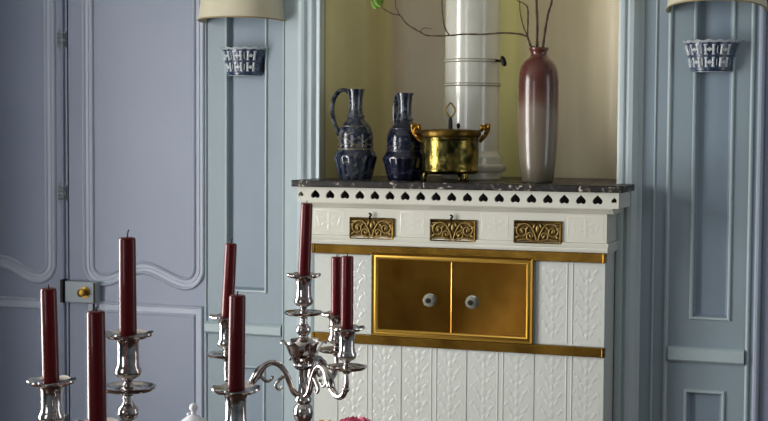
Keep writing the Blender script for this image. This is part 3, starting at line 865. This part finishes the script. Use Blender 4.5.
# ================================================================ WALL LAMPS AND WALL POCKETS
def lamp(x, label, tip):
    t = thing('wall_lamp', label, 'lamp', (x, 0, 0), 0, 'half shade wall lamps')
    z0, z1 = 1.9045, 2.10
    d0, d1, w0, w1 = .165, .14, .1420, .128
    bm = nb()

    def ring(w, d, z, inset):
        return [bm.verts.new(((w - inset) * cos(a), -.001 - (d - inset) * sin(a) ** .8 if 0 < a < pi else -.001, z)) for a in [pi * k / 40 for k in range(41)]]
    zz = [0, .25, .5, .75, 1.0]
    outer = [ring(w0 + (w1 - w0) * (q ** .7), d0 + (d1 - d0) * (q ** .7), z0 + (z1 - z0) * q, 0) for q in zz]
    inner = [ring(w0 + (w1 - w0) * (q ** .7), d0 + (d1 - d0) * (q ** .7), z0 + (z1 - z0) * q, .0025) for q in zz]
    for rows in (outer, inner):
        for a, b in zip(rows, rows[1:]):
            for k in range(40): bm.faces.new((a[k], a[k + 1], b[k + 1], b[k]))
    for k in range(40):
        bm.faces.new((outer[0][k], outer[0][k + 1], inner[0][k + 1], inner[0][k])); bm.faces.new((outer[-1][k], outer[-1][k + 1], inner[-1][k + 1], inner[-1][k]))
    for e_ in (0, 40):
        for k in range(4): bm.faces.new((outer[k][e_], outer[k + 1][e_], inner[k + 1][e_], inner[k][e_]))
    sh = obj('lamp_shade', bm, 'shade', t, smooth=50)
    bm = nb(); tube(bm, [(w0 * cos(a), -.002 - d0 * max(0, sin(a)) ** .8, z0 + .001) for a in [pi * k / 40 for k in range(41)]], .0022, 6); obj('shade_binding', bm, 'shadetrim', sh)
    sh.location = (0, -.002, 0)
    Tm = Matrix.Translation((0, 0, z0)) @ Matrix.Rotation(-R(tip), 4, 'X') @ Matrix.Translation((0, 0, -z0))
    for q in (sh.data, sh.children[0].data): q.transform(Tm)
    bm = nb(); tube(bm, [(0, 0, 2.0), (0, -.008, 2.0)], .022, 24); tube(bm, spline([(0, -.006, 2.0), (0, -.035, 1.995), (0, -.055, 2.005), (0, -.055, 2.02)], 6), .005, 10); obj('bracket', bm, 'brassband', t)
    bm = nb(); lathe(bm, [(.0, 2.012), (.010, 2.014), (.011, 2.04), (.016, 2.055), (.017, 2.07), (.011, 2.085), (.0, 2.09)], 20, cy=-.055); obj('bulb', bm, 'white_glaze', t)
    return t


lamp(-.764, 'cream half shade wall lamp above the left blue and white wall pocket', 1.5)
lamp(.737, 'cream half shade wall lamp above the right blue and white wall pocket', 7.0)


def pocket(x, label):
    t = thing('wall_pocket', label, 'wall pocket', (x, 0, 0), 0, 'blue and white wall pockets')
    zb, zt = 1.731, 1.818
    n = 48

    def rad(q): return .0585 + .017 * q ** 1.5
    bm = nb()
    lathe(bm, [(.055, zb), (.060, zb + .003)] + [(rad(q), zb + .004 + (zt - zb - .006) * q) for q in (0, .2, .4, .6, .8, 1.0)] + [(rad(1) - .005, zt - .004), (.052, zb + .012), (0, zb + .010)], n, pi, 2 * pi, sy=.85, caps=False)
    a = [v for v in bm.verts if abs(v.co.y) < 1e-6]
    b = obj('body', bm, 'blue_glaze', t, smooth=50)
    bm = nb(); box(bm, -.057, .057, -.004, -.0005, zb, zt - .004); obj('back_plate', bm, 'blue_glaze', t)
    # flat floor
    bm = nb(); vs2 = [bm.verts.new((.056 * cos(pi + pi * k / 24), .85 * .056 * sin(pi + pi * k / 24) - .0005, zb)) for k in range(25)]
    bm.faces.new(vs2); r_ = bmesh.ops.extrude_face_region(bm, geom=bm.faces[:]); [setattr(v, 'co', v.co + Vector((0, 0, .006))) for v in r_['geom'] if isinstance(v, bmesh.types.BMVert)]
    obj('base', bm, 'white_glaze', t)
    # scalloped white rim flaring outwards
    bm = nb()

    def sc(a, r, z): return r * (1 + .03 * cos(a * 16)), z + .0018 * cos(a * 16)
    lathe(bm, [(.0745, zt - .004), (.079, zt - .001), (.0835, zt + .001), (.0845, zt + .0028), (.082, zt + .0036), (.073, zt - .001)], 96, pi, 2 * pi, sy=.85, wave=sc, caps=False)
    obj('rim', bm, 'white_glaze', t, smooth=60)
    # white lattice motifs: two rows of openwork H shapes
    bm = nb()

    def onwall(a, z, lift=.0012):
        q = max(0, min(1, (z - zb - .004) / (zt - zb - .006))); r = rad(q) + lift
        return Vector((r * cos(a), .85 * r * sin(a), z))

    def bar(a0, z0, a1, z1, r=.0024):
        tube(bm, [onwall(a0 + (a1 - a0) * k / 4, z0 + (z1 - z0) * k / 4) for k in range(5)], r, 6)
    for zc, hh in ((1.7945, .0130), (1.7585, .0125)):
        for k in range(4):
            a = pi + pi * (k + .40) / 4.75
            w = .160
            bar(a - w, zc - hh, a - w, zc + hh, .0036); bar(a + w, zc - hh, a + w, zc + hh, .0036); bar(a - w, zc, a + w, zc, .0036)
            for s in (-1, 1):
                for e_ in (-1, 1): bar(a + s * w - .07, zc + e_ * hh, a + s * w + .07, zc + e_ * hh, .0022)
            ell(bm, onwall(a, zc), .0052, .0034, .0062, 10, 6, Matrix.Rotation(a + pi / 2, 4, 'Z')); bar(a - .34, zc - hh * .8, a - .34, zc + hh * .8, .0011)
    obj('lattice', bm, 'white_glaze', t, smooth=60)
    bm = nb(); tube(bm, [onwall(pi + pi * k / 40, 1.7765) for k in range(41)], .0022, 6); tube(bm, [onwall(pi + pi * k / 40, 1.7425) for k in range(41)], .002, 6); obj('painted_band', bm, mat('blue_band_glaze', (56, 72, 100), .3, coat=.3), t)
    return t


pocket(-.766, 'openwork blue and white wall pocket on the narrow panel left of the stove')
pocket(.723, 'openwork blue and white wall pocket on the narrow panel right of the stove')

# ================================================================ TABLE WITH CANDELABRAS
TZ = .750
tbl = thing('dining_table', 'long dark wooden dining table carrying both candelabras', 'table', (.24, -2.30, 0))
bm = nb(); box(bm, -.60, .60, -1.10, 1.10, .722, .750); obj('tabletop', bm, 'wood', tbl, bevel=.004)
for sx in (-1, 1):
    for sy in (-1, 1):
        bm = nb(); lathe(bm, [(.0, 0), (.024, 0), (.028, .02), (.020, .05), (.030, .3), (.034, .55), (.026, .60), (.036, .63), (.036, .722), (0, .722)], 20, cx=sx * .52, cy=sy * 1.0, caps=False); obj('leg', bm, 'wood', tbl)
bm = nb()
for s in ((-.52, .52, -1.02, -.99), (-.52, .52, .99, 1.02), (-.545, -.515, -1, 1), (.515, .545, -1, 1)): box(bm, *s, .64, .722)
obj('apron', bm, 'wood', tbl, smooth=0)
H0 = .5295        # height of the central candle socket's rim above the table


def socket_bm(zr, x=0, y=0):
    """candle cup: flared rim, waisted cup, bulge, foot"""
    bm = nb()
    lathe(bm, [(.0042, zr - .0625), (.0056, zr - .060), (.0085, zr - .0575), (.0145, zr - .0545), (.0178, zr - .050), (.0180, zr - .046), (.0158, zr - .041), (.0143, zr - .037), (.0141, zr - .020), (.0146, zr - .010), (.0165, zr - .005), (.023, zr - .003),
               (.030, zr - .0012), (.0335, zr + .0022), (.0330, zr + .0042), (.0295, zr + .0020), (.018, zr + .0004), (.0128, zr - .001), (.0124, zr - .022), (.0, zr - .023)], 60, cx=x, cy=y, caps=False,
          wave=lambda a, r, z: (r * (1 + (.022 * cos(8 * a) if r > .022 else 0)), z + (.0009 * cos(8 * a) if r > .028 else 0)))
    return bm


def pan_bm(zp, x=0, y=0, r=.0365):
    bm = nb()
    lathe(bm, [(.005, zp - .010), (.009, zp - .006), (.020, zp - .003), (r - .003, zp - .001), (r, zp + .002), (r + .0006, zp + .0045), (r - .001, zp + .0048), (r - .005, zp + .002), (.016, zp + .0012), (.008, zp + .004), (.0048, zp + .010), (.0042, zp + .013)], 48, cx=x, cy=y, caps=False)
    return bm


def acanthus(bm, a, r0, z0, r1, z1, r2, z2, w):
    """a leaf standing round the urn: base, belly, curled tip"""
    rad_ = Vector((cos(a), sin(a), 0)); tan_ = Vector((-sin(a), cos(a), 0))
    sp = spline([rad_ * r0 + Vector((0, 0, z0)), rad_ * ((r0 + r1) / 2 + .004) + Vector((0, 0, (z0 + z1) / 2)), rad_ * r1 + Vector((0, 0, z1)), rad_ * r2 + Vector((0, 0, z2)), rad_ * (r2 + .003) + Vector((0, 0, z2 - .006))], 4)
    prev = None
    for k, p in enumerate(sp):
        t = k / (len(sp) - 1); ww = w * (0.45 + .65 * sin(pi * min(1, t * 1.05))) * (1 + .18 * sin(t * 22))
        if t > .9: ww *= .55
        row = [bm.verts.new(p + tan_ * ww * s + rad_ * (.0022 * (1 - abs(s))) + rad_ * q) for s, q in ((-1, 0), (-.5, 0), (0, .001), (.5, 0), (1, 0), (.5, -.0022), (0, -.0022), (-.5, -.0022))]
        if prev:
            for q in range(8): bm.faces.new((prev[q], prev[(q + 1) % 8], row[(q + 1) % 8], row[q]))
        else: bm.faces.new(row)
        prev = row
    bm.faces.new(prev)


ARM_R = .144


def candelabra(cx, cy, phis, drops, label):
    """phis: arm azimuths measured from the direction towards the camera, positive to the right"""
    t = thing('candelabra', label, 'candelabra', (cx, cy, TZ), 0, 'silver four light candelabras')
    bm = nb()
    lathe(bm, [(.0, 0), (.070, 0), (.074, .003), (.074, .008), (.068, .012), (.064, .018), (.052, .024), (.040, .030), (.028, .040), (.018, .054), (.013, .066), (.0, .066)], 64, caps=False, wave=lambda a, r, z: (r * (1 + .02 * cos(12 * a) * (1 if r > .03 else 0)), z))
    obj('base', bm, 'silver', t, smooth=40)
    bm = nb(); z = H0
    lathe(bm, [(.012, .064), (.017, .068), (.017, .074), (.011, .079), (.012, .10), (.016, .14), (.020, .18), (.0215, .20), (.018, .215), (.012, .222), (.018, .228), (.019, .234), (.013, .240), (.0105, .247),
               (.013, z - 0.2760), (.0175, z - 0.2680), (.0195, z - 0.2580), (.0175, z - 0.2480), (.012, z - 0.2420), (.0155, z - 0.2380), (.0160, z - 0.2320), (.0110, z - 0.2260), (.0090, z - 0.2100), (.0085, z - 0.1773), (.012, z - 0.1722), (.0125, z - 0.1689), (.009, z - 0.1638),
               (.010, z - 0.1605), (.019, z - 0.1521), (.0245, z - 0.1412), (.026, z - 0.1328), (.0235, z - 0.1252), (.016, z - 0.1193), (.0085, z - 0.1151), (.008, z - 0.1126), (.0115, z - 0.1092), (.0145, z - 0.1034), (.0135, z - 0.0966), (.0085, z - 0.0916), (.0062, z - 0.0866), (.0075, z - 0.0824), (.006, z - 0.0790)], 40, caps=False)
    obj('stem', bm, 'silver', t, smooth=50)
    bm = nb()
    for k in range(6): acanthus(bm, k * pi / 3 + .3, .010, z - 0.1622, .0275, z - 0.1386, .0385, z - 0.1218, .0105)
    for k in range(6): acanthus(bm, k * pi / 3 + .3 + pi / 6, .0085, z - 0.1773, .017, z - 0.1638, .024, z - 0.1521, .0075)
    obj('leaf_urn', bm, 'silver', t, smooth=60)
    obj('drip_pan', pan_bm(z - .0715), 'silver', t, smooth=50)
    obj('candle_socket', socket_bm(z), 'silver', t, smooth=50)
    to_cam = -_f0; right = _r0
    pos = []
    for ph, drop in zip(phis, drops):
        d = to_cam * cos(R(ph)) + right * sin(R(ph)); tg = Vector((-d.y, d.x, 0))
        P = lambda r, zz, s=0.0: d * r + tg * s + Vector((0, 0, zz))
        a = H0 - drop
        bm = nb()
        pts = spline([P(.008, z - 0.2270), P(.020, z - 0.2170), P(.030, z - 0.1910), P(.042, z - 0.1710), P(.058, z - 0.1635), P(.074, z - 0.1700), P(.087, z - 0.1860), P(.099, z - 0.2020), P(.114, z - 0.2105), P(.130, z - 0.2075), P(.141, z - 0.1950), P(.1445, (z - 0.1950 + a - .083) / 2), P(.144, a - .083)], 5)
        tube(bm, pts, lerp_list([.0062, .0058, .0056, .0056, .0056, .0060, .0070, .0066, .0060, .0062, .0052, .0042, .0042], len(pts)), 12)
        # leaf sheath on the downward run and the curl that springs from it
        tube(bm, [P(.072, z - 0.1685), P(.080, z - 0.1760), P(.087, z - 0.1860), P(.094, z - 0.1960), P(.098, z - 0.2010)], [.0055, .0082, .0092, .0080, .0058], 12)
        tube(bm, spline([P(.083, z - 0.1830), P(.076, z - 0.1940), P(.067, z - 0.1990), P(.059, z - 0.1940), P(.058, z - 0.1880)], 5), lerp_list([.0035, .0036, .0030, .0022, .0035], 21), 8)
        tube(bm, spline([P(.033, z - 0.1870), P(.045, z - 0.1960), P(.052, z - 0.2070), P(.046, z - 0.2150), P(.040, z - 0.2100)], 5), lerp_list([.0034, .0036, .0030, .0024, .0036], 21), 8)
        ell(bm, P(.1415, z - 0.1940), .0072, .0072, .0065, 14, 8)
        arm = obj('arm', bm, 'silver', t, smooth=60)
        p = P(ARM_R, 0)
        obj('drip_pan', pan_bm(a - .0715, p.x, p.y), 'silver', arm, smooth=50)
        bm2 = socket_bm(a, p.x, p.y); obj('candle_socket', bm2, 'silver', arm, smooth=50)
        pos.append(Vector((cx, cy, TZ)) + P(ARM_R, a))
    return [Vector((cx, cy, TZ + H0))] + pos


def candle(p, h, lean, label, burnt=True):
    """p = middle of the socket rim; h = visible height"""
    t = thing('red_candle', label, 'candle', (p.x, p.y, p.z - .0225), 0, 'dark red candles in the silver candelabras')
    hh = h + .0225
    bm = nb(); lathe(bm, [(.0, 0), (.0117, 0), (.0117, .02), (.0115, hh * .5), (.0110, hh - .003), (.0102, hh - .0006), (.0085, hh), (.004, hh - .0012), (0, hh - .0014)], 32, caps=False); obj('wax', bm, 'candle', t, smooth=60)
    bm = nb(); tube(bm, [(0, 0, hh - .003), (.0004, 0, hh + .004), (.0012, 0, hh + .008), (.0026, 0, hh + .010)] if burnt else [(0, 0, hh - .003), (0, 0, hh + .003), (.0003, 0, hh + .005)], .0009, 6); obj('wick', bm, 'wick', t)
    ax = (_f0 * -1.0); t.rotation_mode = 'AXIS_ANGLE'; t.rotation_axis_angle = (R(lean), -ax.x, -ax.y, -ax.z)   # positive lean = to the right in the picture
    return t


A = at_depth(128, 335, 1.92); B = at_depth(303.7, 275.5, 2.73)
pa = candelabra(A.x, A.y, (105, -123.5, -5), (.079, .077, .092), 'larger looking silver candelabra at the front, left of the other one')
pb = candelabra(B.x, B.y, (-84, 36, 156), (.078, .084, .090), 'silver candelabra further back, standing in front of the stove')
candle(pa[0], .1305, -0.2, 'tallest standing red candle, in the middle of the front candelabra, with a bent wick')
candle(pa[1], .1300, 0.8, 'red candle on the right arm of the front candelabra, overlapping another candle behind', False)
candle(pa[2], .1310, -1.2, 'red candle furthest left, on the back left arm of the front candelabra', False)
candle(pa[3], .1425, -0.4, 'red candle low at the front arm of the front candelabra, its socket below the picture', False)
candle(pb[0], .1375, 2.0, 'red candle standing highest, in the middle of the candelabra before the stove', False)
candle(pb[1], .1404, 2.8, 'red candle on the left arm of the back candelabra, half hidden behind a nearer candle')
candle(pb[2], .1322, 0.2, 'red candle on the right front arm of the back candelabra', False)
candle(pb[3], .1156, -0.3, 'red candle on the right rear arm of the back candelabra, just left of its neighbour', False)

# covered porcelain jar at the far end of the table
fp = at_depth(193.5, 408, 3.0)
jar = thing('covered_jar', 'white porcelain covered jar with a ball knob, low between the two candelabras', 'jar', (fp.x, fp.y, TZ))
zk = fp.z - TZ
bm = nb(); lathe(bm, [(.0, 0), (.040, 0), (.042, .006), (.034, .014), (.050, .05), (.066, .09), (.068, .12), (.060, .148), (.050, zk - .052), (.052, zk - .049), (.047, zk - .049), (.0, zk - .06)], 48, caps=False); obj('body', bm, 'porcelain', jar, smooth=60)
bm = nb(); lathe(bm, [(.0, zk - .050), (.050, zk - .0485), (.051, zk - .045), (.046, zk - .041), (.034, zk - .033), (.023, zk - .024), (.012, zk - .0160), (.006, zk - .013), (.0048, zk - .009), (.0048, zk - .006), (0, zk - .006)], 48, caps=False); ld = obj('lid', bm, 'porcelain', jar, smooth=60)
bm = nb(); ell(bm, (0, 0, zk + .001), .0088, .0088, .0092, 20, 12); ell(bm, (-.009, -.004, zk - .0125), .0045, .0045, .0035, 12, 8); obj('knob', bm, 'porcelain', ld)

# low bowl of flowers beside the back candelabra
fb = at_depth(352, 418, 2.45)
bowl = thing('flower_bowl', 'white bowl of flowers on the table, right of the back candelabra', 'bowl', (fb.x, fb.y, TZ))
bm = nb(); lathe(bm, [(.0, 0), (.040, 0), (.042, .006), (.036, .012), (.060, .05), (.082, .11), (.088, .15), (.090, .165), (.087, .166), (.080, .12), (.055, .05), (.0, .03)], 48, caps=False); obj('body', bm, 'porcelain', bowl, smooth=60)


def flower(p, rad, m, label, seed, foot):
    rr = random.Random(seed)
    t = thing('cut_flower', label, 'flower', p, 0, 'cut flowers in the white bowl')
    for layer, (n, tilt, l) in enumerate(((9, 1.15, 1.0), (8, .80, .92), (6, .45, .8), (4, .15, .62))):
        for k in range(n):
            a = 2 * pi * (k + .5 * layer) / n + rr.uniform(-.12, .12); tl_ = tilt + rr.uniform(-.12, .12)
            d = Vector((cos(a) * sin(tl_), sin(a) * sin(tl_), cos(tl_))); side = Vector((-sin(a), cos(a), 0)); nr = d.cross(side)
            bm = nb(); prev = None
            for q in range(7):
                s = q / 6; w = rad * .42 * (sin(pi * (.12 + .76 * s)) ** .8); c = Vector((0, 0, -rad * .35)) + d * rad * l * s + nr * (-rad * .22 * sin(s * pi * .9))
                row = [bm.verts.new(c + side * w * u - nr * (rad * .10 * u * u) + d * (rad * .05 * sin(u * 5 + k)) * s) for u in (-1, -.5, 0, .5, 1)]
                if prev:
                    for e_ in range(4): bm.faces.new((prev[e_], prev[e_ + 1], row[e_ + 1], row[e_]))
                prev = row
            o = obj('petal', bm, m, t, smooth=80); sm = o.modifiers.new('thick', 'SOLIDIFY'); sm.thickness = .0006
    bm = nb(); tube(bm, spline([Vector((0, 0, -rad * .3)), (Vector(foot) - Vector(p)) * .5 + Vector((0, 0, -.005)), Vector(foot) - Vector(p)], 5), .0028, 8); obj('stem', bm, 'leaf', t)
    return t


base_ = Vector((fb.x, fb.y, TZ + .06))
flower(at_depth(355, 425, 2.42), .034, 'pink', 'bright pink flower, just showing at the bottom edge of the picture', 1, base_ + Vector((.01, 0, 0)))
flower(at_depth(322, 427, 2.52), .030, 'cream', 'pale yellow flower left of the pink one', 2, base_ + Vector((-.012, .008, 0)))
